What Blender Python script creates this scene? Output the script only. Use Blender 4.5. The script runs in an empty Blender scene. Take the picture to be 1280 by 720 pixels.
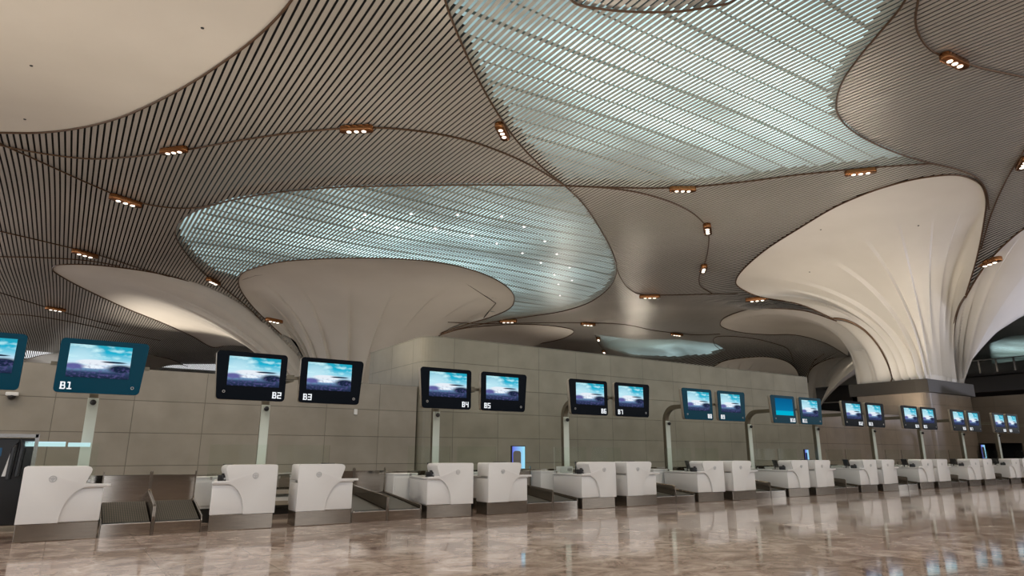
import bpy, bmesh, math, random
from mathutils import Vector, Matrix
random.seed(7)
PI = math.pi
SC = bpy.context.scene
COL = SC.collection

# ------------------------------------------------------------------ camera
F_PX = 813.2
PITCH, ROLL, YAW, EYE = math.radians(14.25), math.radians(0.08), math.radians(56.08), 1.366
cF = Vector((math.cos(YAW)*math.cos(PITCH), math.sin(YAW)*math.cos(PITCH), math.sin(PITCH)))
cR = cF.cross(Vector((0, 0, 1))).normalized()
cU = cR.cross(cF)
c_, s_ = math.cos(ROLL), math.sin(ROLL)
cR, cU = c_*cR + s_*cU, -s_*cR + c_*cU
CAM = Vector((0, 0, EYE))
cd = bpy.data.cameras.new('camera')
cam = bpy.data.objects.new('camera', cd)
COL.objects.link(cam)
cd.sensor_width = 36
cd.lens = F_PX/1280*36
cd.clip_end = 500
m = Matrix.Identity(4)
for i in range(3):
    m[i][0], m[i][1], m[i][2], m[i][3] = cR[i], cU[i], -cF[i], CAM[i]
cam.matrix_world = m
SC.camera = cam
SC.view_settings.view_transform = 'Standard'
SC.view_settings.look = 'None'
SC.view_settings.exposure = 0.0
SC.view_settings.gamma = 1

def ray(x, y): return cF + (x-640)/F_PX*cR - (y-360)/F_PX*cU

# ------------------------------------------------------------------ ceiling height field (metres)
DIPS = [(44, 20.2, 6, 7.0), (20, 55, 6, 8.5), (72, 46, 5, 7), (66, 53, 3, 6), (36, 66, 3, 6), (-16, 22, 3, 8)]
def zc(x, y):
    z = 13.0 + .30*math.sin(x/6.5+.6)*math.cos(y/7.5+.4) + .16*math.sin((x+y)/4.1)
    for cx, cy, a, s in DIPS:
        d = ((x-cx)**2 + (y-cy)**2)/(s*s)
        if d < 9: z -= a*math.exp(-d)
    return z
def hit(px, py):
    d = ray(px, py)
    t, step = 4.0, .25
    while t < 400:
        P = CAM + d*t
        if P.z > zc(P.x, P.y): break
        t += step
    lo, hi = t-step, t
    for _ in range(24):
        mid = (lo+hi)/2
        P = CAM + d*mid
        if P.z > zc(P.x, P.y): hi = mid
        else: lo = mid
    return CAM + d*hi

# ------------------------------------------------------------------ helpers
def tag(o, label=None, cat=None, group=None, kind=None):
    if label: o['label'] = label
    if cat: o['category'] = cat
    if group: o['group'] = group
    if kind: o['kind'] = kind
    return o
def empty(name, loc, rz=0):
    o = bpy.data.objects.new(name, None)
    COL.objects.link(o)
    o.location = loc
    o.rotation_euler = (0, 0, rz)
    o.empty_display_size = .2
    return o
def mesh_obj(name, verts, faces, mat, parent=None, smooth=False, uvs=None, mats=None, fmat=None):
    me = bpy.data.meshes.new(name)
    me.from_pydata([tuple(v) for v in verts], [], faces)
    for mm in (mats or [mat]): me.materials.append(mm)
    if fmat: me.polygons.foreach_set('material_index', fmat)
    if uvs:
        ul = me.uv_layers.new(name='UVMap')
        for p in me.polygons:
            for li, vi in zip(p.loop_indices, p.vertices): ul.data[li].uv = uvs[vi]
    if smooth: me.polygons.foreach_set('use_smooth', [True]*len(me.polygons))
    me.update()
    o = bpy.data.objects.new(name, me)
    COL.objects.link(o)
    if parent: o.parent = parent
    return o
class MB:
    """collects simple shapes into ONE mesh"""
    def __init__(s): s.bm = bmesh.new()
    def prism(s, pts, a, b, axis='z', bevel=0, seg=2):
        """pts outline extruded between a and b along an axis"""
        def P(u, v, w):
            return {'z': (u, v, w), 'y': (u, w, v), 'x': (w, u, v)}[axis]
        n0 = len(s.bm.verts)
        va = [s.bm.verts.new(P(u, v, a)) for u, v in pts]
        vb = [s.bm.verts.new(P(u, v, b)) for u, v in pts]
        fs = [s.bm.faces.new(va), s.bm.faces.new(vb[::-1])]
        n = len(pts)
        for i in range(n):
            fs.append(s.bm.faces.new((va[i], vb[i], vb[(i+1) % n], va[(i+1) % n])))
        bmesh.ops.recalc_face_normals(s.bm, faces=fs)
        if bevel:
            es = set(e for f in fs for e in f.edges if len(e.link_faces) == 2 and e.calc_face_angle(0) > .5)
            bmesh.ops.bevel(s.bm, geom=list(es), offset=bevel, segments=seg, affect='EDGES', profile=.5, clamp_overlap=True)
        return s
    def box(s, x0, x1, y0, y1, z0, z1, bevel=0, seg=2):
        return s.prism([(x0, y0), (x1, y0), (x1, y1), (x0, y1)], z0, z1, 'z', bevel, seg)
    def tube(s, pts, r, n=8, cap=True):
        pts = [Vector(p) for p in pts]
        rings = []
        up0 = Vector((0, 0, 1))
        for i, p in enumerate(pts):
            t = (pts[min(i+1, len(pts)-1)] - pts[max(i-1, 0)]).normalized()
            a = up0 if abs(t.dot(up0)) < .95 else Vector((1, 0, 0))
            u = t.cross(a).normalized(); v = t.cross(u).normalized()
            rr = r[i] if isinstance(r, (list, tuple)) else r
            rings.append([s.bm.verts.new(p + rr*(math.cos(2*PI*k/n)*u + math.sin(2*PI*k/n)*v)) for k in range(n)])
        for a, b in zip(rings, rings[1:]):
            for k in range(n): s.bm.faces.new((a[k], a[(k+1) % n], b[(k+1) % n], b[k]))
        if cap:
            s.bm.faces.new(rings[0][::-1]); s.bm.faces.new(rings[-1])
        return s
    def rtube(s, pts, w, h):
        """rectangular tube: width w along X-ish, h across"""
        pts = [Vector(p) for p in pts]
        rings = []
        for i, p in enumerate(pts):
            t = (pts[min(i+1, len(pts)-1)] - pts[max(i-1, 0)]).normalized()
            u = Vector((1, 0, 0)); v = t.cross(u).normalized()
            rings.append([s.bm.verts.new(p + a*w/2*u + b*h/2*v) for a, b in ((-1, -1), (1, -1), (1, 1), (-1, 1))])
        for a, b in zip(rings, rings[1:]):
            for k in range(4): s.bm.faces.new((a[k], a[(k+1) % 4], b[(k+1) % 4], b[k]))
        s.bm.faces.new(rings[0][::-1]); s.bm.faces.new(rings[-1])
        return s
    def sphere(s, c, r, sz=(1, 1, 1), u=16, v=10):
        M = Matrix.Translation(c) @ Matrix.Diagonal((sz[0], sz[1], sz[2], 1))
        bmesh.ops.create_uvsphere(s.bm, u_segments=u, v_segments=v, radius=r, matrix=M)
        return s
    def ring(s, c, R, r, axis='y', n=24, k=8):
        pts = []
        for i in range(n):
            a = 2*PI*i/n
            pts.append((math.cos(a)*R, math.sin(a)*R))
        rings = []
        for i in range(n):
            a = 2*PI*i/n
            row = []
            for j in range(k):
                b = 2*PI*j/k
                rad = R + r*math.cos(b)
                q = (rad*math.cos(a), r*math.sin(b), rad*math.sin(a))
                row.append(s.bm.verts.new((c[0]+q[0], c[1]+q[1], c[2]+q[2])))
            rings.append(row)
        for i in range(n):
            a, b = rings[i], rings[(i+1) % n]
            for j in range(k): s.bm.faces.new((a[j], a[(j+1) % k], b[(j+1) % k], b[j]))
        return s
    def mirror_x(s):
        bmesh.ops.scale(s.bm, vec=(-1, 1, 1), verts=s.bm.verts)
        bmesh.ops.reverse_faces(s.bm, faces=s.bm.faces)
        return s
    def build(s, name, mat, parent=None, smooth=False):
        bmesh.ops.recalc_face_normals(s.bm, faces=s.bm.faces)
        me = bpy.data.meshes.new(name)
        s.bm.to_mesh(me); s.bm.free()
        me.materials.append(mat)
        if smooth:
            me.polygons.foreach_set('use_smooth', [True]*len(me.polygons))
            try: me.set_sharp_from_angle(angle=math.radians(38))
            except Exception: pass
        o = bpy.data.objects.new(name, me)
        COL.objects.link(o)
        if parent: o.parent = parent
        return o
KIDS = {}
def copy_tree(o, parent=None):
    c = o.copy(); COL.objects.link(c)
    if parent: c.parent = parent
    for ch in [k for k in COL.objects if k.parent == o]: copy_tree(ch, c)
    return c
def rrect(x0, x1, z0, z1, r, n=5, dx=(0, 0, 0, 0)):
    """rounded rectangle; dx shifts corners bl, br, tr, tl outward in x"""
    cs = [(x0+r+dx[0], z0+r, 180), (x1-r+dx[1], z0+r, 270), (x1-r+dx[2], z1-r, 0), (x0+r+dx[3], z1-r, 90)]
    out = []
    for cx, cz, a0 in cs:
        for i in range(n+1):
            a = math.radians(a0 + 90*i/n)
            out.append((cx + r*math.cos(a), cz + r*math.sin(a)))
    return out
def catmull(P, per=8, closed=False):
    out = []
    n = len(P)
    rng = range(n if closed else n-1)
    for i in rng:
        g = (lambda k: P[k % n]) if closed else (lambda k: P[min(max(k, 0), n-1)])
        p0, p1, p2, p3 = g(i-1), g(i), g(i+1), g(i+2)
        # centripetal-ish knots keep the curve from overshooting
        def kn(a, b): return max((a-b).length, 1e-6)**.5
        t0 = 0.; t1 = t0+kn(p0, p1); t2 = t1+kn(p1, p2); t3 = t2+kn(p2, p3)
        for k in range(per):
            t = t1 + (t2-t1)*k/per
            if (p0-p1).length < 1e-6: A1 = p1
            else: A1 = (t1-t)/(t1-t0)*p0 + (t-t0)/(t1-t0)*p1
            A2 = (t2-t)/(t2-t1)*p1 + (t-t1)/(t2-t1)*p2
            if (p2-p3).length < 1e-6: A3 = p2
            else: A3 = (t3-t)/(t3-t2)*p2 + (t-t2)/(t3-t2)*p3
            if (p0-p1).length < 1e-6: B1 = A2 if (p2-p3).length < 1e-6 else A2
            else: B1 = (t2-t)/(t2-t0)*A1 + (t-t0)/(t2-t0)*A2
            if (p2-p3).length < 1e-6: B2 = A2
            else: B2 = (t3-t)/(t3-t1)*A2 + (t-t1)/(t3-t1)*A3
            out.append((t2-t)/(t2-t1)*B1 + (t-t1)/(t2-t1)*B2)
    if not closed: out.append(P[-1].copy())
    return out

# ------------------------------------------------------------------ materials
def newmat(name):
    mt = bpy.data.materials.new(name); mt.use_nodes = True
    nt = mt.node_tree
    return mt, nt, nt.nodes['Principled BSDF']
def pbr(name, col, rough=.5, metal=0, **kw):
    mt, nt, b = newmat(name)
    b.inputs['Base Color'].default_value = (*col, 1)
    b.inputs['Roughness'].default_value = rough
    b.inputs['Metallic'].default_value = metal
    for k, v in kw.items(): b.inputs[k].default_value = v
    return mt
def N(nt, typ, **kw):
    n = nt.nodes.new(typ)
    for k, v in kw.items():
        if k.startswith('i_'): n.inputs[k[2:]].default_value = v
        else: setattr(n, k, v)
    return n
def noise_col(nt, b, c1, c2, scale, coord='Object', stretch=(1, 1, 1), detail=4, lo=.35, hi=.65, bump=0):
    tc = N(nt, 'ShaderNodeTexCoord'); mp = N(nt, 'ShaderNodeMapping')
    mp.inputs['Scale'].default_value = stretch
    nz = N(nt, 'ShaderNodeTexNoise'); nz.inputs['Scale'].default_value = scale; nz.inputs['Detail'].default_value = detail
    cr = N(nt, 'ShaderNodeValToRGB')
    cr.color_ramp.elements[0].position = lo; cr.color_ramp.elements[0].color = (*c1, 1)
    cr.color_ramp.elements[1].position = hi; cr.color_ramp.elements[1].color = (*c2, 1)
    L = nt.links
    L.new(tc.outputs[coord], mp.inputs['Vector']); L.new(mp.outputs[0], nz.inputs['Vector'])
    L.new(nz.outputs['Fac'], cr.inputs[0])
    if b is not None: L.new(cr.outputs[0], b.inputs['Base Color'])
    if bump and b is not None:
        bp = N(nt, 'ShaderNodeBump'); bp.inputs['Strength'].default_value = bump
        bp.inputs['Distance'].default_value = .01
        L.new(nz.outputs['Fac'], bp.inputs['Height']); L.new(bp.outputs[0], b.inputs['Normal'])
    return mp, nz, cr
def emit(name, col, st):
    mt = bpy.data.materials.new(name); mt.use_nodes = True
    nt = mt.node_tree; nt.nodes.clear()
    e = N(nt, 'ShaderNodeEmission'); o = N(nt, 'ShaderNodeOutputMaterial')
    e.inputs[0].default_value = (*col, 1); e.inputs[1].default_value = st
    nt.links.new(e.outputs[0], o.inputs[0])
    return mt
M = {}
# white solid-surface
M['white'] = pbr('white_solid_surface', (.71, .70, .685), .32)
M['white2'] = pbr('white_laminate', (.74, .74, .72), .4)
mt, nt, b = newmat('brushed_steel')
b.inputs['Metallic'].default_value = 1; b.inputs['Roughness'].default_value = .10
noise_col(nt, b, (.40, .365, .325), (.49, .45, .405), 3, stretch=(1, 1, 40))
M['steel'] = mt
mt, nt, b = newmat('brown_brushed_steel')
b.inputs['Metallic'].default_value = .9; b.inputs['Roughness'].default_value = .16
noise_col(nt, b, (.25, .215, .18), (.32, .28, .235), 3, stretch=(1, 1, 40))
M['steel_brown'] = mt
M['steel_bright'] = pbr('polished_steel', (.75, .75, .74), .18, 1)
M['pole'] = pbr('satin_pole_metal', (.60, .645, .57), .38, .35)
M['pole_dark'] = pbr('bronze_tube_metal', (.16, .14, .10), .4, .6)
M['black'] = pbr('black_plastic', (.012, .012, .014), .35)
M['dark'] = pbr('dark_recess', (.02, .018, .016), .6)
M['bezel_black'] = pbr('black_glass_bezel', (.004, .006, .010), .12, **{'Specular IOR Level': .03})
M['bezel_teal'] = pbr('teal_glass_bezel', (.002, .048, .085), .12, **{'Specular IOR Level': .06})
M['casing'] = pbr('champagne_casing', (.33, .29, .23), .4, .5)
M['letter'] = emit('white_lit_lettering', (.92, .96, 1), 1.0)
M['glyph'] = pbr('grey_emblem', (.50, .50, .50), .35, .2)
M['seam'] = pbr('bronze_seam_strip', (.10, .055, .028), .4, .5)
M['copper'] = pbr('copper_lamp_housing', (.34, .15, .06), .25, 1)
M['lamp'] = emit('lamp_lens', (1, .88, .72), 3)
M['lamp_small'] = emit('small_lamp_lens', (1, .95, .9), 2)
mt, nt, b = newmat('glass_screen')
b.inputs['Base Color'].default_value = (.93, .97, .93, 1)
b.inputs['Roughness'].default_value = .03
b.inputs['Transmission Weight'].default_value = 1
b.inputs['IOR'].default_value = 1.12
M['glass'] = mt
# belt
mt, nt, b = newmat('ribbed_belt')
b.inputs['Roughness'].default_value = .55
tc = N(nt, 'ShaderNodeTexCoord'); w1 = N(nt, 'ShaderNodeTexWave', bands_direction='X'); w1.inputs['Scale'].default_value = 9
w2 = N(nt, 'ShaderNodeTexWave', bands_direction='Y'); w2.inputs['Scale'].default_value = 5
mx = N(nt, 'ShaderNodeMath', operation='MULTIPLY'); cr = N(nt, 'ShaderNodeValToRGB')
cr.color_ramp.elements[0].color = (.012, .011, .009, 1); cr.color_ramp.elements[1].color = (.19, .17, .13, 1)
for w in (w1, w2): nt.links.new(tc.outputs['Object'], w.inputs['Vector'])
nt.links.new(w1.outputs['Fac'], mx.inputs[0]); nt.links.new(w2.outputs['Fac'], mx.inputs[1])
nt.links.new(mx.outputs[0], cr.inputs[0]); nt.links.new(cr.outputs[0], b.inputs['Base Color'])
M['belt'] = mt
# stone wall tiles from the UV map (metres)
def tile(name, c1, c2, w, h, off):
    mt, nt, b = newmat(name)
    b.inputs['Roughness'].default_value = .42
    uv = N(nt, 'ShaderNodeUVMap'); mp = N(nt, 'ShaderNodeMapping'); mp.inputs['Location'].default_value = (off[0], off[1], 0)
    br = N(nt, 'ShaderNodeTexBrick'); br.offset = 0; br.squash = 1
    br.inputs['Scale'].default_value = 1; br.inputs['Brick Width'].default_value = w; br.inputs['Row Height'].default_value = h
    br.inputs['Mortar Size'].default_value = .008; br.inputs['Mortar Smooth'].default_value = .2; br.inputs['Bias'].default_value = 0
    br.inputs['Color1'].default_value = (*c1, 1); br.inputs['Color2'].default_value = (*c2, 1)
    br.inputs['Mortar'].default_value = (c1[0]*.5, c1[1]*.5, c1[2]*.48, 1)
    nz = N(nt, 'ShaderNodeTexNoise'); nz.inputs['Scale'].default_value = 1.1; nz.inputs['Detail'].default_value = 6
    cr = N(nt, 'ShaderNodeValToRGB'); cr.color_ramp.elements[0].position = .3; cr.color_ramp.elements[1].position = .7
    cr.color_ramp.elements[0].color = (.84, .83, .80, 1); cr.color_ramp.elements[1].color = (1.1, 1.09, 1.08, 1)
    mm = N(nt, 'ShaderNodeMix', data_type='RGBA', blend_type='MULTIPLY'); mm.inputs[0].default_value = 1
    L = nt.links
    L.new(uv.outputs[0], mp.inputs[0]); L.new(mp.outputs[0], br.inputs['Vector']); L.new(mp.outputs[0], nz.inputs['Vector'])
    L.new(nz.outputs['Fac'], cr.inputs[0]); L.new(br.outputs['Color'], mm.inputs[6]); L.new(cr.outputs[0], mm.inputs[7])
    L.new(mm.outputs[2], b.inputs['Base Color'])
    bp = N(nt, 'ShaderNodeBump', invert=True); bp.inputs['Distance'].default_value = .01
    L.new(br.outputs['Fac'], bp.inputs['Height']); L.new(bp.outputs[0], b.inputs['Normal'])
    return mt
M['tile'] = tile('beige_stone_tiles', (.295, .268, .222), (.27, .245, .203), 1.6, .775, (.27, -1.06))
M['tile2'] = tile('olive_stone_tiles', (.255, .24, .185), (.232, .218, .168), 1.67, .775, (0, -1.06))
M['tile3'] = tile('brown_stone_tiles', (.24, .19, .14), (.22, .175, .13), 1.67, .775, (.3, -1.06))
# floor
mt, nt, b = newmat('polished_marble')
b.inputs['IOR'].default_value = 1.62
L = nt.links
tc = N(nt, 'ShaderNodeTexCoord')
mp = N(nt, 'ShaderNodeMapping'); mp.inputs['Rotation'].default_value = (0, 0, .5); mp.inputs['Scale'].default_value = (.9, 1.1, 1)
n1 = N(nt, 'ShaderNodeTexNoise'); n1.inputs['Scale'].default_value = 2.1; n1.inputs['Detail'].default_value = 12; n1.inputs['Distortion'].default_value = .8; n1.inputs['Roughness'].default_value = .72
cr = N(nt, 'ShaderNodeValToRGB')
e = cr.color_ramp.elements
e[0].position = .36; e[0].color = (.20, .125, .10, 1)
e[1].position = .64; e[1].color = (.72, .62, .55, 1)
x = cr.color_ramp.elements.new(.455); x.color = (.40, .295, .245, 1)
x = cr.color_ramp.elements.new(.53); x.color = (.52, .415, .355, 1)
br = N(nt, 'ShaderNodeTexBrick'); br.offset = 0
br.inputs['Scale'].default_value = 1; br.inputs['Brick Width'].default_value = 1.2; br.inputs['Row Height'].default_value = 1.2
br.inputs['Mortar Size'].default_value = .006; br.inputs['Bias'].default_value = 0
br.inputs['Color1'].default_value = (1.08, 1.07, 1.06, 1); br.inputs['Color2'].default_value = (.78, .76, .74, 1); br.inputs['Mortar'].default_value = (.55, .5, .45, 1)
mm = N(nt, 'ShaderNodeMix', data_type='RGBA', blend_type='MULTIPLY'); mm.inputs[0].default_value = .9
L.new(tc.outputs['Object'], mp.inputs[0]); L.new(mp.outputs[0], n1.inputs['Vector']); L.new(n1.outputs['Fac'], cr.inputs[0])
L.new(tc.outputs['Object'], br.inputs['Vector'])
L.new(cr.outputs[0], mm.inputs[6]); L.new(br.outputs['Color'], mm.inputs[7]); L.new(mm.outputs[2], b.inputs['Base Color'])
n2 = N(nt, 'ShaderNodeTexNoise'); n2.inputs['Scale'].default_value = .8; n2.inputs['Detail'].default_value = 2
mr = N(nt, 'ShaderNodeMapRange'); mr.inputs['To Min'].default_value = .035; mr.inputs['To Max'].default_value = .10
L.new(tc.outputs['Object'], n2.inputs['Vector']); L.new(n2.outputs['Fac'], mr.inputs['Value']); L.new(mr.outputs[0], b.inputs['Roughness'])
M['floor'] = mt
# funnels and slats
mt, nt, b = newmat('white_moulded_plaster')
b.inputs['Roughness'].default_value = .55
noise_col(nt, b, (.61, .58, .52), (.66, .63, .57), .35, lo=.3, hi=.7)
M['plaster'] = mt
mt, nt, b = newmat('grey_metal_slats')
b.inputs['Roughness'].default_value = .30; b.inputs['Metallic'].default_value = .4
noise_col(nt, b, (.45, .43, .39), (.55, .525, .48), .12, lo=.35, hi=.65)
M['slat'] = mt
mt, nt, b = newmat('pale_skylight_slats')
b.inputs['Roughness'].default_value = .35; b.inputs['Metallic'].default_value = .1
b.inputs['Base Color'].default_value = (.40, .41, .37, 1)
M['slat_lum'] = mt
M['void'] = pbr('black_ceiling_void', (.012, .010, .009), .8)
M['truss'] = pbr('roof_truss_steel', (.16, .21, .20), .5)
# skylight diffuser: glowing sheet with uneven cool glow
mt = bpy.data.materials.new('skylight_diffuser'); mt.use_nodes = True
nt = mt.node_tree; nt.nodes.clear(); L = nt.links
tc = N(nt, 'ShaderNodeTexCoord'); mp = N(nt, 'ShaderNodeMapping'); mp.inputs['Rotation'].default_value = (0, 0, .35); mp.inputs['Scale'].default_value = (.16, .34, 1)
nz = N(nt, 'ShaderNodeTexNoise'); nz.inputs['Scale'].default_value = 1.0; nz.inputs['Detail'].default_value = 2; nz.inputs['Roughness'].default_value = .5
mr = N(nt, 'ShaderNodeMapRange'); mr.inputs['From Min'].default_value = .34; mr.inputs['From Max'].default_value = .66; mr.inputs['To Min'].default_value = .8; mr.inputs['To Max'].default_value = 2.3
e = N(nt, 'ShaderNodeEmission'); e.inputs[0].default_value = (.62, .88, .90, 1)
o = N(nt, 'ShaderNodeOutputMaterial')
L.new(tc.outputs['Object'], mp.inputs[0]); L.new(mp.outputs[0], nz.inputs['Vector']); L.new(nz.outputs['Fac'], mr.inputs['Value'])
# falloff painted into the glow: bright middle, dim edges of each opening
m2 = N(nt, 'ShaderNodeMapping'); m2.inputs['Location'].default_value = (-1, -1, 0); m2.inputs['Scale'].default_value = (2, 2, 0)
ln = N(nt, 'ShaderNodeVectorMath', operation='LENGTH')
fo = N(nt, 'ShaderNodeMapRange', clamp=True); fo.interpolation_type = 'SMOOTHSTEP'
fo.inputs['From Min'].default_value = .15; fo.inputs['From Max'].default_value = .95; fo.inputs['To Min'].default_value = 1.25; fo.inputs['To Max'].default_value = .33
mu = N(nt, 'ShaderNodeMath', operation='MULTIPLY')
L.new(tc.outputs['Generated'], m2.inputs[0]); L.new(m2.outputs[0], ln.inputs[0]); L.new(ln.outputs['Value'], fo.inputs['Value'])
L.new(mr.outputs[0], mu.inputs[0]); L.new(fo.outputs[0], mu.inputs[1])
L.new(mu.outputs[0], e.inputs[1]); L.new(e.outputs[0], o.inputs[0])
M['diffuser'] = mt
M['curb'] = pbr('dark_curb', (.05, .045, .04), .6)

# ------------------------------------------------------------------ room: floor, walls
def slab(name, x0, x1, y0, y1, z, mat):
    o = MB().box(x0, x1, y0, y1, z-.3, z).build(name, mat)
    return tag(o, kind='structure')
slab('floor', -30, 150, -14, 118, 0, M['floor'])

def wall_path(name, pts, z1, mat, thick=.3, side=1, z0=0.0, u0=0.0):
    """wall along a plan path, uv in metres; thickness goes to the left of the path (side=1)"""
    P = [Vector((a, b)) for a, b in pts]
    u = [u0]
    for a, b in zip(P, P[1:]): u.append(u[-1] + (b-a).length)
    V = []; UV = []; Fc = []
    n = len(P)
    for i, p in enumerate(P):
        t = (P[min(i+1, n-1)] - P[max(i-1, 0)]).normalized()
        q = p + Vector((-t.y, t.x))*thick*side
        for (r, z) in ((p, z0), (p, z1), (q, z1), (q, z0)):
            V.append((r.x, r.y, z)); UV.append((u[i], z if r is p else z + .0))
    for i in range(n-1):
        a, b = 4*i, 4*i+4
        Fc += [(a, b, b+1, a+1), (a+1, b+1, b+2, a+2), (a+2, b+2, b+3, a+3)]
    Fc += [(0, 1, 2, 3), (4*n-4, 4*n-1, 4*n-2, 4*n-3)]
    o = mesh_obj(name, V, Fc, mat, uvs=UV)
    return tag(o, kind='structure')
YW, YR = 18.6, 18.2
wall_path('wall_back', [(-30, YW), (8.95, YW)], 3.385, M['tile'], u0=-30)
arc = [(9.55-.55*math.cos(a), YR+.55-.55*math.sin(a)) for a in [PI/2*i/8 for i in range(9)]]
arc2 = [(29.3+.4*math.sin(a), YR+.4-.4*math.cos(a)) for a in [PI/2*i/6 for i in range(7)]]
L0 = 22.75-(YR+.55)+.864
wall_path('wall_right', [(9.0, 22.75)] + arc + arc2 + [(29.7, 22.5)], 4.96, M['tile2'], u0=11.24-1.67*8-(4.0+.864+(11.24-9.55)))
wall_path('wall_front', [(29.4, YR+.15), (41.6, YR+.15)], 3.42, M['tile3'], u0=0)
# core block under the big funnel, with its bronze capital
arc3 = [(41.3+.5-.5*math.cos(a), YR+.5-.5*math.sin(a)) for a in [PI/2*i/6 for i in range(7)]]
wall_path('wall_core', [(41.3, 22.6)] + arc3 + [(47.0, YR)], 4.85, M['tile3'], u0=0)
wall_path('wall_core_back', [(47, 22.6), (41.3, 22.6)], 4.85, M['tile3'], u0=0)
o = MB().prism([(41.15, 22.7), (41.15, 18.7), (41.3, 18.05), (47.35, 18.05), (47.35, 22.7)], 4.85, 5.62, 'z', .02).build('trim_1', pbr('dark_bronze_capital', (.040, .033, .024), .5, .2))
tag(o, kind='structure')
# right return wall with two openings, running back towards the viewer
wr = MB()
ys = [18.35, 18.22, 17.3, 17.12, 15.95, 13.9]
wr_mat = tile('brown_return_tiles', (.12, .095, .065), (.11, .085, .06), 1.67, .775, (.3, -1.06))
def xwall(name, x, segs, mat):
    V, UV, Fc = [], [], []
    for (ya, yb, za, zb) in segs:
        k = len(V)
        for dx in (0, .3):
            for (y, z) in ((ya, za), (yb, za), (yb, zb), (ya, zb)):
                V.append((x+dx, y, z)); UV.append((-y, z))
        Fc += [(k, k+1, k+2, k+3), (k+7, k+6, k+5, k+4), (k+3, k+2, k+6, k+7), (k+4, k+5, k+1, k), (k+1, k+5, k+6, k+2), (k+4, k, k+3, k+7)]
    return tag(mesh_obj(name, V, Fc, mat, uvs=UV), kind='structure')
xwall('wall_return', 47.0, [(18.35, 18.22, 0, 2.0), (17.3, 17.12, 0, 2.0), (15.95, 13.5, 0, 2.0), (18.35, 13.5, 2.0, 4.8)], wr_mat)
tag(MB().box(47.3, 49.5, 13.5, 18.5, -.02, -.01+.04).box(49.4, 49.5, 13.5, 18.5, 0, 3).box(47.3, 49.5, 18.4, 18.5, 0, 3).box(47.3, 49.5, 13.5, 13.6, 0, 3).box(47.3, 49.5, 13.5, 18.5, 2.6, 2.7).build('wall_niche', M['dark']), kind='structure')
# far closing walls of the hall, mezzanine
dk = pbr('dark_far_wall', (.05, .045, .04), .6)
tag(MB().box(-30, 150, 112, 112.4, 0, 14).build('wall_far', dk), kind='structure')
tag(MB().box(140, 140.4, -14, 118, 0, 14).build('wall_end', dk), kind='structure')
# ------------------------------------------------------------------ funnels (petals lofted from a column base to a rim in the ceiling)
PET = []   # rim polygons (xy) that cut the slats
def petal(parent, rim, base, z0, folds=6, amp=.35, label=None, nv=34, ph=1.0, ph1=None, pv=1.0, z_lift=.0, fold_in=1, cut=True, per=8):
    """rim: list of 3D points, base: list of (x, y) of equal length"""
    R = catmull(rim, per)
    B = catmull([Vector((a, b, z0)) for a, b in base], per)
    n = len(R)
    V, Fc = [], []
    for i in range(n):
        r, bb = R[i], B[i]
        out = Vector((r.x-bb.x, r.y-bb.y, 0)).normalized()
        tt = (B[min(i+1, n-1)] - B[max(i-1, 0)])
        for j in range(nv+1):
            t = PI/2*j/nv
            e_ = ph if ph1 is None else ph+(ph1-ph)*min(1, i/(n-1)*2.2)
            h = (1-math.cos(t))**e_
            g = math.sin(t)**pv
            p = Vector((bb.x + (r.x-bb.x)*h, bb.y + (r.y-bb.y)*h, bb.z + (r.z-bb.z)*g))
            s = i/(n-1)*folds
            saw = (s - math.floor(s)) if i < n-1 else 1.0
            nrm = Vector((out.x*math.sin(t)*1.0, out.y*math.sin(t), 0)) * 0 + Vector((out.x*math.cos(t*.6), out.y*math.cos(t*.6), -math.sin(t)*.9))
            fade = (1-j/nv)**1.7 * min(1, j/2+.4)
            p += nrm*amp*(saw-.5)*fade
            V.append(p)
    for i in range(n-1):
        for j in range(nv):
            a = i*(nv+1)+j
            Fc.append((a, a+nv+1, a+nv+2, a+1))
    o = mesh_obj('petal', V, Fc, M['plaster'], parent, smooth=True)
    try: o.data.set_sharp_from_angle(angle=math.radians(16))
    except Exception: pass
    if cut: PET.append([(p.x, p.y) for p in R] + [(p.x, p.y) for p in B[::-1]])
    return R, B, V, nv
def seam_between(parent, res, i, off=.03, r=.07):
    R, B, V, nv = res
    n = len(R); i = i % n
    pts = [V[i*(nv+1)+j] for j in range(nv+1)]
    MB().tube(pts, r, 6).build('seam', M['seam'], parent)
def rim_strip(parent, R, r=.05):
    MB().tube([p + Vector((0, 0, -.03)) for p in R], r, 6).build('rim', M['seam'], parent)

bc = empty('funnel_column', (44.1, 20.2, 5.62))
tag(bc, 'huge white fluted funnel column flaring off the dark bronze capital at right', 'column')
def rel(parent, pts):  # geometry is written in world metres, parts keep that through the inverse
    return pts
def fix_parent(root):
    mi = Matrix.Translation(root.location).inverted()
    for ch in [k for k in COL.objects if k.parent == root]:
        ch.matrix_parent_inverse = mi
def ctrl(lst):
    return [hit(a, b) if not isinstance(a, tuple) else None for a, b, *_ in lst], [(c, d) for *_, c, d in lst]
main = [(1042, 398, 41.45, 20.3), (1000, 380, 41.45, 19.9), (945, 369, 41.45, 19.5), (922, 357, 41.45, 19.2), (921, 347, 41.45, 18.9), (950, 317, 41.5, 18.6), (1000, 284, 41.7, 18.4),
        (1050, 255, 42.0, 18.35), (1100, 235, 42.4, 18.35), (1150, 222, 42.9, 18.35), (1195, 218, 43.5, 18.35), (1222, 227, 44.0, 18.35), (1232, 245, 44.4, 18.35), (1230, 275, 44.8, 18.35),
        (1220, 325, 45.2, 18.35), (1207, 368, 45.7, 18.35)]
r1, b1 = ctrl(main)
resM = petal(bc, r1, b1, 5.62, folds=11, amp=.62)
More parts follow.
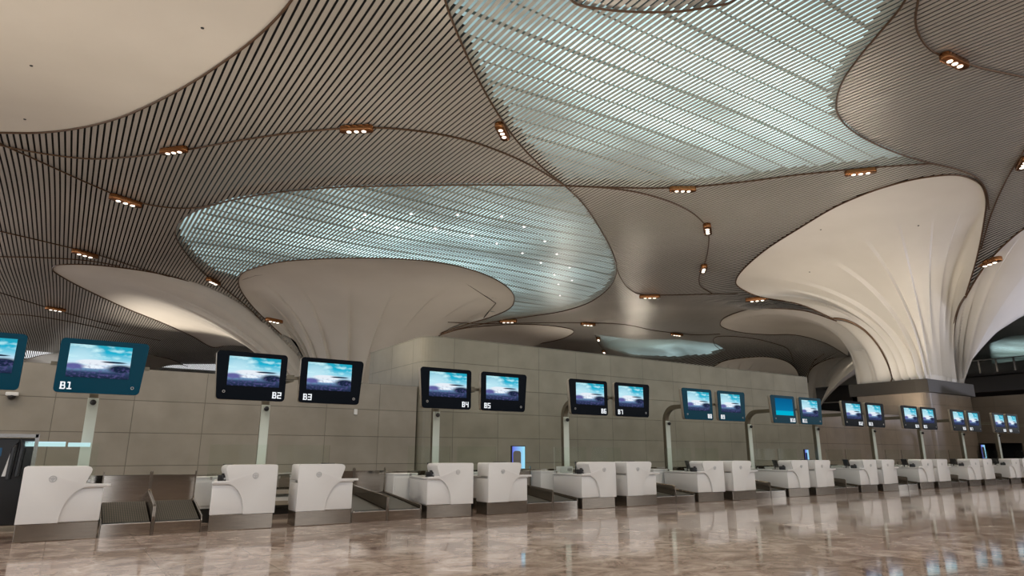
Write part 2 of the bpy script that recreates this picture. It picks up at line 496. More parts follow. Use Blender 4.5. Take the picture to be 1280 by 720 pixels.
right = [(1207, 371, 45.75, 18.35), (1222, 345, 46.0, 18.35), (1240, 321, 46.2, 18.35), (1260, 301, 46.4, 18.35), (1282, 284, 46.6, 18.35), (1330, 262, 46.85, 18.4), (1400, 255, 47.05, 18.6), (1460, 275, 47.15, 19.0), (1480, 310, 47.15, 19.5), (1440, 345, 47.15, 20.2)]
r2, b2 = ctrl(right)
resR = petal(bc, r2, b2, 5.62, folds=6, amp=.55, ph1=.62)
left = [(1046, 401, 41.45, 20.35), (1010, 389, 41.45, 20.6), (965, 385, 41.45, 20.8), (925, 389, 41.45, 21.0), (903, 399, 41.45, 21.2), (902, 408, 41.45, 21.4), (925, 415, 41.45, 21.7), (960, 418, 41.45, 22.0), (990, 418, 41.45, 22.2), (1030, 428, 41.6, 22.35), (1060, 445, 42.2, 22.4)]
r3, b3 = ctrl(left)
resL = petal(bc, r3, b3, 5.62, folds=4, amp=.5)
for rs in (resM, resR, resL): rim_strip(bc, rs[0], .04)
seam_between(bc, resM, 0); seam_between(bc, resR, 0)
fix_parent(bc)

def round_col(name, C, r, z0, petals, label, amp=.9):
    root = empty(name, (C[0], C[1], z0))
    tag(root, label, 'column')
    out = []
    for px, extra0, extra1, folds in petals:
        P = [Vector((a, b, zc(a, b))) for a, b in extra0] + [hit(a, b) for a, b in px] + [Vector((a, b, zc(a, b))) for a, b in extra1]
        Bs = []
        for p in P:
            d = Vector((p.x-C[0], p.y-C[1])).normalized()*r
            Bs.append((C[0]+d.x, C[1]+d.y))
        rs = petal(root, P, Bs, z0, folds=folds, amp=amp)
        rim_strip(root, rs[0], .04)
        out.append(rs)
    fix_parent(root)
    return root, out
CC = (20, 55)
lc, outc = round_col('funnel_column', CC, 2.6, 0.0, [
    ([(352, 418), (335, 402), (316, 383), (302, 364), (298, 352), (303, 341), (320, 334), (350, 327), (400, 323), (450, 322), (500, 323), (550, 328), (590, 337), (620, 349), (638, 362), (643, 374), (636, 386), (610, 397), (580, 406), (548, 417)], [], [(30, 66), (22, 70)], 12),
    ([(268, 434), (240, 420), (200, 402), (160, 386), (110, 363), (78, 346), (66, 337), (72, 331), (105, 330), (150, 334), (205, 343), (255, 358), (295, 378), (325, 399), (346, 420)], [(14, 70)], [], 9)],
    'white fluted funnel column behind the stone wall between the B2 and B4 screens')
round_col('funnel_column', (36, 66), 2, 0, [([(548, 419), (575, 411), (610, 407), (650, 405), (690, 407), (713, 411), (717, 415), (700, 424), (660, 431), (600, 432), (560, 426), (548, 419)], [], [], 8)],
    'low white funnel rim peeking over the wall above the B5 screen')
round_col('funnel_column', (66, 53), 2, 0, [([(892, 458), (905, 451), (930, 447), (960, 446), (982, 451), (994, 460), (1000, 472)], [], [], 8)],
    'pale funnel rim rising behind the wall above the B9 screen')
round_col('funnel_column', (72, 46), 1.8, 0, [([(1010, 478), (1010, 468), (1018, 457), (1038, 448), (1066, 444), (1088, 448), (1098, 458)], [], [(80, 44), (82, 47)], 8)],
    'white arched funnel column seen through the gap left of the bronze capital')
round_col('funnel_column', (2, 84), 2, 0, [([(15, 455), (35, 448), (70, 441), (120, 438), (170, 441), (210, 448), (235, 458)], [], [], 6)],
    'beige funnel rim far behind the wall above the B1 screen')
tl, outt = round_col('funnel_column', (-16, 22), 3, 3.4, [
    ([(-260, 120), (-160, 150), (-80, 163), (0, 165), (50, 165), (100, 159), (150, 146), (200, 124), (240, 102), (280, 76), (320, 46), (350, 17), (372, -12), (395, -60), (410, -120)], [(-18, 34)], [(-2, 7), (-12, 6)], 8)],
    'broad smooth white funnel rim filling the upper left ceiling', amp=0)

# ------------------------------------------------------------------ skylights
SKY1 = [(556, -40), (557, 0), (575, 48), (598, 98), (622, 140), (648, 177), (680, 210), (706, 231), (760, 233), (820, 234), (870, 232), (930, 226), (1000, 217), (1080, 209), (1165, 203), (1130, 193), (1095, 179), (1068, 164), (1050, 147), (1045, 130),
        (1053, 100), (1075, 68), (1100, 38), (1130, 0), (1150, -40), (1150, -90), (556, -90)]
SKY1N = [(700, -90), (716, 0), (750, 9), (800, 13), (850, 12), (890, 6), (915, 0), (960, -30), (990, -90)]
SKY2 = [(706, 231), (730, 255), (750, 285), (765, 313), (771, 335), (767, 351), (755, 365), (733, 379), (700, 389), (655, 395), (600, 404), (620, 380), (560, 340), (420, 334), (320, 345), (298, 352), (265, 341), (240, 323), (225, 305), (219, 290), (226, 275), (248, 261), (290, 248), (340, 240), (420, 233), (500, 231), (600, 230)]
SKY3 = [(742, 418), (790, 424), (850, 424), (895, 430), (907, 438), (885, 446), (840, 449), (790, 446), (755, 434)]
SKY4 = [(1236, 430), (1262, 420), (1300, 417), (1330, 425), (1320, 445), (1240, 455)]
def poly_hit(px): return [hit(a, b) for a, b in px]
def inside(poly, x, y):
    c = False; n = len(poly); j = n-1
    for i in range(n):
        xi, yi = poly[i]; xj, yj = poly[j]
        if (yi > y) != (yj > y) and x < (xj-xi)*(y-yi)/(yj-yi)+xi: c = not c
        j = i
    return c
def densify(px, n=6):
    out = []
    for (a, b), (c, d) in zip(px, px[1:]+px[:1]):
        for k in range(n): out.append((a+(c-a)*k/n, b+(d-b)*k/n))
    return out
S1 = [(p.x, p.y) for p in poly_hit(densify(SKY1))]
S1N = [(p.x, p.y) for p in poly_hit(densify(SKY1N))]
S2 = [(p.x, p.y) for p in poly_hit(densify(SKY2))]
S3 = [(p.x, p.y) for p in poly_hit(densify(SKY3))]
S4 = [(p.x, p.y) for p in poly_hit(densify(SKY4))]

def crossings(poly, x):
    ys = []
    n = len(poly)
    for i in range(n):
        (xa, ya), (xb, yb) = poly[i], poly[(i+1) % n]
        if (xa > x) != (xb > x): ys.append(ya+(yb-ya)*(x-xa)/(xb-xa))
    return sorted(ys)
def intervals(poly, x):
    c = crossings(poly, x)
    return [(c[i], c[i+1]) for i in range(0, len(c)-1, 2)]
def subtract(iv, cut):
    out = []
    for a, b in iv:
        segs = [(a, b)]
        for c, d in cut:
            ns = []
            for s, t in segs:
                if d <= s or c >= t: ns.append((s, t)); continue
                if c > s: ns.append((s, c))
                if d < t: ns.append((d, t))
            segs = ns
        out += segs
    return [(a, b) for a, b in out if b-a > .02]
X0, X1, Y0, Y1 = -14.0, 138.0, -13.0, 111.5
PITCH_S = .2
def slats(items, wfrac, depth, mat, name, parent=None, dz=0):
    """items: list of (x, ya, yb)"""
    V, Fc = [], []
    for x, ya, yb in items:
        dist = math.hypot(x, max(ya, 0))
        st = .7 if dist < 45 else 1.6
        n = max(1, int((yb-ya)/st))
        w = PITCH_S*wfrac/2
        k = len(V)
        for i in range(n+1):
            y = ya+(yb-ya)*i/n
            z = zc(x, y)+dz
            V += [(x-w, y, z+depth), (x-w, y, z), (x+w, y, z), (x+w, y, z+depth)]
        for i in range(n):
            a = k+4*i
            Fc += [(a, a+4, a+5, a+1), (a+1, a+5, a+6, a+2), (a+2, a+6, a+7, a+3)]
    return mesh_obj(name, V, Fc, mat, parent)
grey, lum1, lum2, lum3, lum4 = [], [], [], [], []
x = X0
while x < X1:
    holes = []
    for p in PET: holes += intervals(p, x)
    def view_lo(x): return Y0 if x < 60 else max(Y0, (x-60)*.1)
    full = [(view_lo(x), Y1 if x < 90 else Y1)]
    i1 = subtract(subtract(intervals(S1, x), intervals(S1N, x)), holes)
    i2 = subtract(intervals(S2, x), holes); i3 = subtract(intervals(S3, x), holes); i4 = subtract(intervals(S4, x), holes)
    lum1 += [(x, a, b) for a, b in i1]; lum2 += [(x, a, b) for a, b in i2]
    lum3 += [(x, a, b) for a, b in i3]; lum4 += [(x, a, b) for a, b in i4]
    g = subtract(full, holes + i1 + i2 + i3 + i4)
    grey += [(x, a, b) for a, b in g]
    x += PITCH_S
o = slats(grey, .66, .02, M['slat'], 'ceiling'); tag(o, kind='structure')
# dark void above the slats
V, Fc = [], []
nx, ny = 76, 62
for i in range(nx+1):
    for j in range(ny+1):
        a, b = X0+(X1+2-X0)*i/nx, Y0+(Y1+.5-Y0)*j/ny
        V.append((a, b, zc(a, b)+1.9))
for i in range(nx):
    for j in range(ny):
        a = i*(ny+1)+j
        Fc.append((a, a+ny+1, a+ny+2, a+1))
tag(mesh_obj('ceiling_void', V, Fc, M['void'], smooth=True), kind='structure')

def skylight(poly, notch, items, label, dots=(), trusses=True, frac=.56):
    cx = sum(p[0] for p in poly)/len(poly); cy = sum(p[1] for p in poly)/len(poly)
    root = empty('skylight', (cx, cy, zc(cx, cy)))
    tag(root, label, 'skylight')
    slats(items, frac, .02, M['slat_lum'], 'slats', root)
    xs = [p[0] for p in poly]; ys = [p[1] for p in poly]
    V, Fc, idx = [], [], {}
    s = .3
    def vid(i, j):
        if (i, j) not in idx:
            a, b = i*s, j*s
            idx[i, j] = len(V); V.append((a, b, zc(a, b)+.24))
        return idx[i, j]
    for i in range(int(min(xs)/s)-1, int(max(xs)/s)+2):
        for j in range(int(min(ys)/s)-1, int(max(ys)/s)+2):
            if all(inside(poly, a*s, b_*s) and not (notch and inside(notch, a*s, b_*s)) for a in (i, i+1) for b_ in (j, j+1)):
                Fc.append((vid(i, j), vid(i+1, j), vid(i+1, j+1), vid(i, j+1)))
    mesh_obj('diffuser', V, Fc, M['diffuser'], root, smooth=True)
    # dark curb that frames the opening
    V, Fc = [], []
    fine = poly
    for (a, b) in fine: V += [(a, b, zc(a, b)+.025), (a, b, zc(a, b)+.5)]
    n = len(fine)
    for k in range(n): Fc.append((2*k, 2*((k+1) % n), 2*((k+1) % n)+1, 2*k+1))
    mesh_obj('curb', V, Fc, M['curb'], root)
    if trusses:
        # steel purlins run across the slats above them and show through as darker bands
        t = MB()
        yy = min(ys)
        k = 0
        while yy < max(ys):
            xx0, xx1 = min(xs), max(xs)
            pts = []
            a = xx0
            while a <= xx1:
                b = yy + (a-xx0)*.0
                if inside(poly, a, b) and not (notch and inside(notch, a, b)): pts.append((a, b, zc(a, b)+.14))
                elif len(pts) > 1: t.rtube2(pts) if False else t.tube(pts, .03 if k % 3 else .055, 5); pts = []
                else: pts = []
                a += .8
            if len(pts) > 1: t.tube(pts, .03 if k % 3 else .055, 5)
            yy += .9; k += 1
        t.build('purlins', M['truss'], root)
    fix_parent(root)
    return root
skylight(S1, S1N, lum1, 'largest glowing pale green slatted skylight across the top of the ceiling')
skylight(S2, None, lum2, 'oval glowing slatted skylight curling round the white funnel behind the B2 to B5 screens')
skylight(S3, None, lum3, 'small far glowing slatted skylight just above the stone wall right of centre', trusses=False)
skylight(S4, None, lum4, 'small glowing slatted skylight at the right edge beside the funnel', trusses=False, frac=.3)

# ------------------------------------------------------------------ bronze seam strips on the ceiling
SEAMS = [
    [(-30, 172), (0, 180), (50, 190), (110, 197), (160, 195), (220, 188), (300, 174), (380, 163), (460, 158), (520, 162), (580, 173), (630, 190), (670, 209), (706, 231)],
    [(-30, 165), (0, 178), (60, 205), (120, 232), (160, 248), (200, 257), (240, 259), (290, 249), (340, 240), (420, 233), (500, 231), (600, 230), (706, 231), (760, 233), (820, 234), (870, 232), (930, 226), (1000, 217), (1080, 209), (1165, 203)],
    [(545, -60), (557, 0), (575, 48), (598, 98), (622, 140), (648, 177), (680, 210), (706, 231), (730, 255), (750, 285), (765, 313), (771, 335), (767, 351), (755, 365), (733, 379), (700, 389), (655, 396), (610, 403), (560, 414), (530, 425)],
    [(771, 335), (776, 347), (786, 360), (800, 367), (830, 368), (880, 367), (922, 366)],
    [(706, 231), (760, 234), (800, 240), (840, 252), (868, 267), (884, 285), (886, 300), (882, 325), (874, 345), (876, 357), (890, 366)],
    [(340, 415), (316, 389), (290, 367), (262, 347), (240, 325), (225, 305), (219, 290), (226, 275), (248, 261), (290, 249)],
    [(0, 288), (60, 302), (120, 317), (170, 333), (215, 346)],
    [(0, 320), (50, 321), (110, 325), (150, 332)],
    [(0, 365), (60, 384), (110, 398), (150, 408)],
    [(0, 392), (40, 394), (90, 402), (140, 413), (200, 425)],
    [(1150, -60), (1130, 0), (1100, 38), (1075, 68), (1053, 100), (1045, 130), (1050, 147), (1068, 164), (1095, 179), (1130, 193), (1165, 203), (1195, 210), (1218, 219), (1232, 236), (1236, 260)],
    [(1160, -60), (1147, 0), (1144, 25), (1150, 45), (1165, 62), (1190, 72), (1230, 84), (1290, 97), (1330, 108)],
    [(1300, 150), (1280, 186), (1262, 215), (1246, 248), (1236, 275), (1226, 310)],
    [(690, -60), (716, 0), (750, 9), (800, 13), (850, 12), (890, 6), (915, 0), (975, -50)],
    [(560, 402), (610, 404), (670, 403), (730, 403), (780, 405), (815, 412), (845, 416), (870, 418), (900, 417)],
    [(744, 418), (748, 428), (756, 439)],
    [(905, 440), (893, 430), (898, 420), (930, 421), (965, 428), (985, 436), (992, 452)],
    [(1012, 462), (1018, 450), (1030, 442)],
]
for i, sp in enumerate(SEAMS):
    pts = catmull([hit(a, b) + Vector((0, 0, -.05)) for a, b in sp], 6)
    o = MB().tube(pts, .034, 6).build('trim_%d' % (i+2), M['seam'])
    tag(o, kind='structure')

# ------------------------------------------------------------------ ceiling lamps along the seams
def ceiling_lamp(px, py, ang_to, label, scale=1.0):
    p = hit(px, py); q = hit(px+ang_to[0], py+ang_to[1])
    a = math.atan2(q.y-p.y, q.x-p.x)
    root = empty('ceiling_spotlight', (p.x, p.y, p.z-.04), a)
    root.scale = (scale,)*3
    tag(root, label, 'ceiling light')
    if not hasattr(ceiling_lamp, 'me'):
        h = MB().prism(rrect(-.62, .62, -.17, .17, .16, 5), -.20, .0, 'z', .03).build('housing', M['copper'], root, True)
        ls = []
        for k in (-.34, 0, .34):
            ls.append(MB().sphere((k*.8, 0, -.205), .085, (1, 1, .35), 12, 6).build('lens', M['lamp'], root, True))
        ceiling_lamp.me = [h] + ls
    else:
        for c in ceiling_lamp.me:
            k = c.copy(); COL.objects.link(k); k.parent = root
    return root
LAMPS = [(218, 184, (20, -2), 'copper lamp cluster on the upper left seam below the white funnel rim'),
         (446, 157, (20, -1), 'copper lamp cluster with three bright lenses on the seam at upper centre left'),
         (628, 160, (10, 18), 'copper lamp cluster on the left edge of the large skylight'),
         (158, 247, (20, 7), 'copper lamp cluster on the left seam where the ceiling dips'),
         (107, 314, (20, 5), 'copper lamp cluster above the left tip of the elongated white funnel petal'),
         (267, 349, (15, 12), 'lamp cluster on the seam at the left end of the oval skylight'),
         (343, 398, (12, 12), 'lamp cluster in the narrow slat tongue between two white petals'),
         (853, 233, (20, 0), 'copper lamp cluster midway on the lower edge of the large skylight'),
         (1075, 211, (20, -2), 'slim copper lamp cluster near the right end of the large skylight lower edge'),
         (884, 283, (2, 14), 'copper lamp on the hooked seam right of the oval skylight'),
         (879, 333, (-3, 14), 'lower copper lamp on the hooked seam right of the oval skylight'),
         (812, 368, (20, 0), 'copper lamp cluster on the straight seam left of the large right funnel'),
         (1192, 71, (15, 7), 'copper lamp cluster at the upper right corner seam'),
         (1278, 200, (-5, 9), 'copper lamp at the right edge above the right funnel petal'),
         (1236, 324, (-10, 12), 'small lamp on the rim of the rightmost white petal'),
         (635, 399, (20, -3), 'copper lamp cluster under the right end of the oval skylight'),
         (735, 403, (20, 1), 'dim copper lamp on the far seam right of the low funnel rim'),
         (846, 416, (12, 2), 'small copper lamp on the far seam above the small skylight'),
         (748, 422, (3, 10), 'tiny white lamp at the left tip of the far skylight'),
         (755, 438, (3, 5), 'tiny lamp just above the wall edge left of the far skylight'),
         (946, 371, (10, 3), 'small lamp at the lower left rim of the large right funnel'),
         (70, 384, (20, 5), 'faint copper lamp on the seam above the B1 screen, left'),
         (543, 420, (10, -3), 'small lamp at the top corner of the tall stone wall')]
for px, py, d, lb in LAMPS:
    p = hit(px, py)
    dist = (p-CAM).length
    ceiling_lamp(px, py, d, lb, 1.0 if dist < 35 else 1.25)
# pin spots in the oval skylight
dots = [(456, 268), (514, 267), (572, 268), (627, 270), (655, 283), (681, 301), (696, 317), (712, 334), (693, 343), (698, 355), (544, 285), (590, 294), (621, 304), (653, 316), (676, 328), (715, 350), (700, 369), (443, 286), (496, 284)]
pin0 = None
for (a, b) in dots:
    p = hit(a, b)
    if pin0 is None:
        pin0 = MB().sphere((0, 0, 0), .07, (1, 1, .5), 10, 6).build('pin_spotlight', M['lamp_small'], None, True); k = pin0
    else:
        k = pin0.copy(); COL.objects.link(k)
    k.location = (p.x, p.y, p.z-.03)
    tag(k, 'tiny round spotlight dotted among the slats of the oval skylight', 'ceiling light', 'pin spotlights in the oval skylight')

# ------------------------------------------------------------------ check-in counters
ROWY, STEP, PC0 = 13.23, 4.3315, 3.69
def make_counter(left):
    r = empty('check_in_counter', (0, 0, 0))
    def fin(mb, *a, **k):
        if not left: mb.mirror_x()
        return mb.build(*a, **k)
    plan = [(-1.32, .01), (-.21, .01), (-.21, .49), (-.74, .49), (-.74, 1.55), (-1.0, 1.55)]
    fin(MB().prism(plan, 0, .275, 'z', .01), 'plinth', M['steel_brown'], r)
    fin(MB().prism([(-1.33, .0), (-.20, .0), (-.20, .5), (-.73, .5), (-.73, 1.6), (-1.0, 1.6)], .275, .80, 'z', .025), 'body', M['white'], r, smooth=True)
    fin(MB().prism([(-1.34, -.02), (-.3, -.02), (-.3, .49), (-.5, .8), (-.5, 1.62), (-1.01, 1.62)], .80, .845, 'z', .015), 'desktop', M['white'], r, smooth=True)
    lip = .015 if left else .085
    prof = [(-.20, .275), (-.20, 1.12), (-.21, 1.14), (-.23, 1.15), (-1.05, 1.15), (-1.10, 1.135), (-1.125, 1.10), (-1.12, 1.05), (-1.09, .97), (-1.065, .90), (-1.06, .87),
            (-1.33-lip, .865), (-1.335-lip, .835), (-1.33-lip, .825), (-1.12, .82)]
    for i in range(1, 13):
        a = PI/2*(1-i/12)
        prof.append((-1.12+.36*math.cos(a), .275+.545*math.sin(a)))
    fin(MB().prism(prof[::-1], -.05, .0, 'y', .02, 3), 'front_panel', M['white'], r, smooth=True)
    top = prof[:11] + [(-1.06, .80), (-.20, .80)]
    fin(MB().prism([(a, b) for a, b in prof[1:11]] + [(-1.06, .845), (-.20, .845)], .002, .46, 'y', .02, 3), 'upstand', M['white'], r, smooth=True)
    # crest: ring with a winged bird shape
    em = MB().ring((-.60, -.050, .955), .047, .007)
    em.prism([(-.66, .975), (-.635, .955), (-.612, .93), (-.60, .905), (-.588, .93), (-.565, .955), (-.54, .975), (-.575, .968), (-.60, .985), (-.625, .968)], -.056, -.044, 'y')
    fin(em, 'emblem', M['glyph'], r)
    return r
cl0, cr0 = make_counter(True), make_counter(False)
used = {'l': False, 'r': False}
def kids(o): return [k for k in COL.objects if k.parent == o]
def place(proto, key, loc, label, cat, group):
    o = proto if not used.get(key) else copy_tree(proto)
    used[key] = True
    o.location = loc
    tag(o, label, cat, group)
    return o
NP = 10
def centre(k): return PC0 + STEP*k
for k in range(-1, NP):
    c = centre(k)
    dx = .12 if k == -1 else 0
    if k == -1:
        pass
    else:
        nm = 'B%d' % (2+2*k)
        side = 'left counter of its pair'
        place(cl0, 'l', (c, ROWY, 0), 'white check-in counter with left arm under the %s screen' % nm, 'check-in counter', 'check-in counters')
    place(cr0, 'r', (c, ROWY, 0), 'white check-in counter with right arm under the B%d screen' % (3+2*k), 'check-in counter', 'check-in counters')
# the counter at the left edge whose arm just enters the picture
e0 = copy_tree(cr0); e0.location = (centre(-1)-1.58, ROWY, 0)
tag(e0, 'white check-in counter cut off at the left edge of the picture', 'check-in counter', 'check-in counters')

# side cabinets
cab = empty('side_cabinet', (0, 0, 0))
MB().box(-.29, .29, 0.02, .58, 0, .27).build('plinth', M['dark'], cab)
MB().box(-.31, .31, 0, .6, .27, .86, .01).build('body', M['white2'], cab)
MB().box(-.32, .32, -.01, .61, .86, .89, .008).build('worktop', M['white2'], cab)
MB().box(-.27, .27, -.012, .0, .33, .80, .004).build('door', M['white2'], cab)
for k in range(-1, NP):
    c = centre(k)
    if k >= 0: place(cab, 'cab', (c-1.07, ROWY+1.67, 0), 'low white cabinet behind the left arm of counter B%d' % (2+2*k), 'cabinet', 'low white side cabinets')
    if k >= 0: place(cab, 'cab', (c+1.0, ROWY+1.67, 0), 'low white cabinet behind the right arm of counter B%d' % (3+2*k), 'cabinet', 'low white side cabinets')

# ------------------------------------------------------------------ baggage scales
def make_scale(left, D=2.02, zb=.42):
    r = empty('baggage_scale', (0, 0, 0))
    W = .375
    def fin(mb, *a, **k):
        if left: mb.mirror_x()
        return mb.build(*a, **k)
    # local: x from -W (inner/tall cheek side) to +W (outer)
    fin(MB().box(-W, W, .03, D, 0, .05).box(-W, W, 0.0, .03, 0, .20), 'frame', M['steel'], r)
    fin(MB().box(-W+.02, W-.02, -.004, .07, .195, .212, .004), 'front_lip', M['steel_bright'], r)
    fin(MB().prism([(.07, .195), (D, zb), (D, zb+.03), (.07, .225)], -W+.03, W-.03, 'x'), 'belt', M['belt'], r)
    fin(MB().box(-W, W, D, D+.04, .0, .955), 'back_panel', M['steel'], r)
    fin(MB().prism([(0, 0), (0, .47), (.03, .48), (D-.05, zb+.205), (D-.02, zb+.24), (D-.02, 1.0), (D+.02, 1.02), (D+.05, 1.0), (D+.05, 0)], -W-.015, -W+.008, 'x')
        .tube([(-W-.005, 0, .3), (-W-.005, 0, .47), (-W-.005, .04, .485), (-W-.005, D-.04, zb+.21), (-W-.005, D, zb+.25), (-W-.005, D+.02, 1.03)], .012, 6), 'cheek', M['steel_brown'], r)
    fin(MB().prism([(0, 0), (0, .27), (D-.05, zb+.05), (D-.02, zb+.1), (D-.02, 1.0), (D+.02, 1.02), (D+.04, 1.0), (D+.04, 0)], W-.008, W+.012, 'x')
        .tube([(W+.005, .0, .2), (W+.005, .0, .28), (W+.005, D-.04, zb+.055), (W+.005, D, zb+.11), (W+.005, D+.02, 1.03)], .012, 6), 'cheek', M['steel_brown'], r)
    return r
sl1, sr1 = make_scale(True, 1.12, .46), make_scale(False, 1.12, .46)
sl0, sr0 = make_scale(True), make_scale(False)   # left scale: tall cheek on its right
for k in range(-1, NP):
    c = centre(k)
    place(sl0 if k >= 0 else sl1, 'sl' if k >= 0 else 'sl1', (c+1.735, ROWY+.06, 0), 'stainless baggage scale to the right of counter B%d' % (3+2*k), 'baggage scale', 'baggage scales')
    place(sr0 if k >= 0 else sr1, 'sr' if k >= 0 else 'sr1', (c+2.52, ROWY+.06, 0), 'stainless baggage scale to the left of counter B%d' % (4+2*k), 'baggage scale', 'baggage scales')

# collector conveyor running behind the counters
cv = empty('collector_conveyor', (22, 16.4, 0))
MB().box(-.2, 46.5, 15.95, 16.0, .60, .90).box(-.2, 46.5, 15.93, 16.02, .88, .92).build('side_rail', M['steel'], cv)
MB().box(-.2, 46.5, 16.0, 17.3, .55, .60).build('belt', M['belt'], cv)
MB().box(-.2, 46.5, 15.98, 17.3, .30, .38).build('beam', M['white2'], cv)
MB().box(-.2, 46.5, 16.1, 17.2, 0, .12).build('base', M['dark'], cv)
lg = None
for i in range(16):
    if lg is None: lg = MB().box(-.05, .05, 16.0, 16.1, 0, .6).build('leg', M['steel'], cv); l = lg
    else: l = lg.copy(); COL.objects.link(l)
    l.location = (.9+2.9*i, 0, 0)
fix_parent(cv)
tag(cv, 'long stainless collector conveyor running behind all the check-in counters', 'conveyor')

# ------------------------------------------------------------------ screens
def screen_mat(name, plain=False):
    mt = bpy.data.materials.new(name); mt.use_nodes = True
    nt = mt.node_tree; nt.nodes.clear(); L = nt.links
    uv = N(nt, 'ShaderNodeUVMap'); sp = N(nt, 'ShaderNodeSeparateXYZ'); L.new(uv.outputs[0], sp.inputs[0])
    out = N(nt, 'ShaderNodeOutputMaterial'); e = N(nt, 'ShaderNodeEmission'); e.inputs[1].default_value = 1.0
    cr = N(nt, 'ShaderNodeValToRGB'); L.new(sp.outputs['Y'], cr.inputs[0])
    el = cr.color_ramp.elements
    if plain:
        el[0].position = 0; el[0].color = (.0, .42, .62, 1); el[1].position = 1; el[1].color = (.002, .10, .25, 1)
        x = el.new(.24); x.color = (.0, .42, .62, 1); x = el.new(.28); x.color = (.003, .17, .36, 1)
        L.new(cr.outputs[0], e.inputs[0]); L.new(e.outputs[0], out.inputs[0]); return mt
    el[0].position = 0; el[0].color = (.012, .02, .05, 1)
    el[1].position = 1; el[1].color = (.02, .36, .50, 1)
    for p, c in ((.16, (.03, .05, .12)), (.26, (.16, .30, .50)), (.36, (.62, .76, .90)), (.48, (.45, .70, .86)), (.60, (.22, .62, .78)), (.78, (.01, .42, .62))):
        x = el.new(p); x.color = (*c, 1)
    def mth(op, a, b=None, c=None):
        n = N(nt, 'ShaderNodeMath', operation=op)
        for i, v in enumerate((a, b, c)):
            if v is None: continue
            if isinstance(v, (int, float)): n.inputs[i].default_value = v
            else: L.new(v, n.inputs[i])
        return n.outputs[0]
    X, Y = sp.outputs['X'], sp.outputs['Y']
    def ell(cx, cy, rx, ry, soft=.25):
        a = mth('DIVIDE', mth('SUBTRACT', X, cx), rx); b_ = mth('DIVIDE', mth('SUBTRACT', Y, cy), ry)
        d = mth('ADD', mth('MULTIPLY', a, a), mth('MULTIPLY', b_, b_))
        mr = N(nt, 'ShaderNodeMapRange', clamp=True); L.new(d, mr.inputs['Value'])
        mr.inputs['From Min'].default_value = 1+soft; mr.inputs['From Max'].default_value = 1-soft
        return mr.outputs[0]
    def mix(fac, A, colr, mode='MIX'):
        n = N(nt, 'ShaderNodeMix', data_type='RGBA', blend_type=mode)
        L.new(fac, n.inputs[0]); L.new(A, n.inputs[6])
        if isinstance(colr, tuple): n.inputs[7].default_value = (*colr, 1)
        else: L.new(colr, n.inputs[7])
        return n.outputs[2]
    # clouds
    mp = N(nt, 'ShaderNodeMapping'); mp.inputs['Scale'].default_value = (2.2, 3.2, 1); mp.inputs['Rotation'].default_value = (0, 0, -.5); L.new(uv.outputs[0], mp.inputs[0])
    nz = N(nt, 'ShaderNodeTexNoise'); nz.inputs['Scale'].default_value = 1.7; nz.inputs['Detail'].default_value = 5; L.new(mp.outputs[0], nz.inputs['Vector'])
    cl = N(nt, 'ShaderNodeMapRange', clamp=True); L.new(nz.outputs['Fac'], cl.inputs['Value']); cl.inputs['From Min'].default_value = .48; cl.inputs['From Max'].default_value = .70
    up = N(nt, 'ShaderNodeMapRange', clamp=True); L.new(Y, up.inputs['Value']); up.inputs['From Min'].default_value = .42; up.inputs['From Max'].default_value = .6
    c = mix(mth('MULTIPLY', cl.outputs[0], up.outputs[0]), cr.outputs[0], (.55, .90, .95))
    # left bright haze, terminal swoosh, quay, dark canopy
    c = mix(mth('MULTIPLY', ell(.18, .70, .30, .28, .9), .55), c, (.75, .95, 1.0))
    c = mix(ell(.44, .47, .30, .085, .3), c, (.80, .86, .93))
    c = mix(ell(.73, .50, .20, .028, .4), c, (.008, .02, .05))
    c = mix(ell(.86, .30, .22, .13, .5), c, (.01, .02, .05))
    c = mix(ell(.40, .33, .20, .05, .5), c, (.85, .93, 1.0))
    c = mix(ell(.10, .33, .16, .09, .6), c, (.12, .12, .34))
    # speckled waterfront
    n3 = N(nt, 'ShaderNodeTexNoise'); n3.inputs['Scale'].default_value = 16; n3.inputs['Detail'].default_value = 3; L.new(uv.outputs[0], n3.inputs['Vector'])
    sk = N(nt, 'ShaderNodeMapRange', clamp=True); L.new(n3.outputs['Fac'], sk.inputs['Value']); sk.inputs['From Min'].default_value = .5; sk.inputs['From Max'].default_value = .66
    lowm = N(nt, 'ShaderNodeMapRange', clamp=True); L.new(Y, lowm.inputs['Value']); lowm.inputs['From Min'].default_value = .5; lowm.inputs['From Max'].default_value = .2
    c = mix(mth('MULTIPLY', mth('MULTIPLY', sk.outputs[0], lowm.outputs[0]), .75), c, (.10, .09, .26))
    L.new(c, e.inputs[0]); L.new(e.outputs[0], out.inputs[0])
    return mt
M['screen'] = screen_mat('terminal_view_screen'); M['screen_plain'] = screen_mat('plain_blue_screen', True)

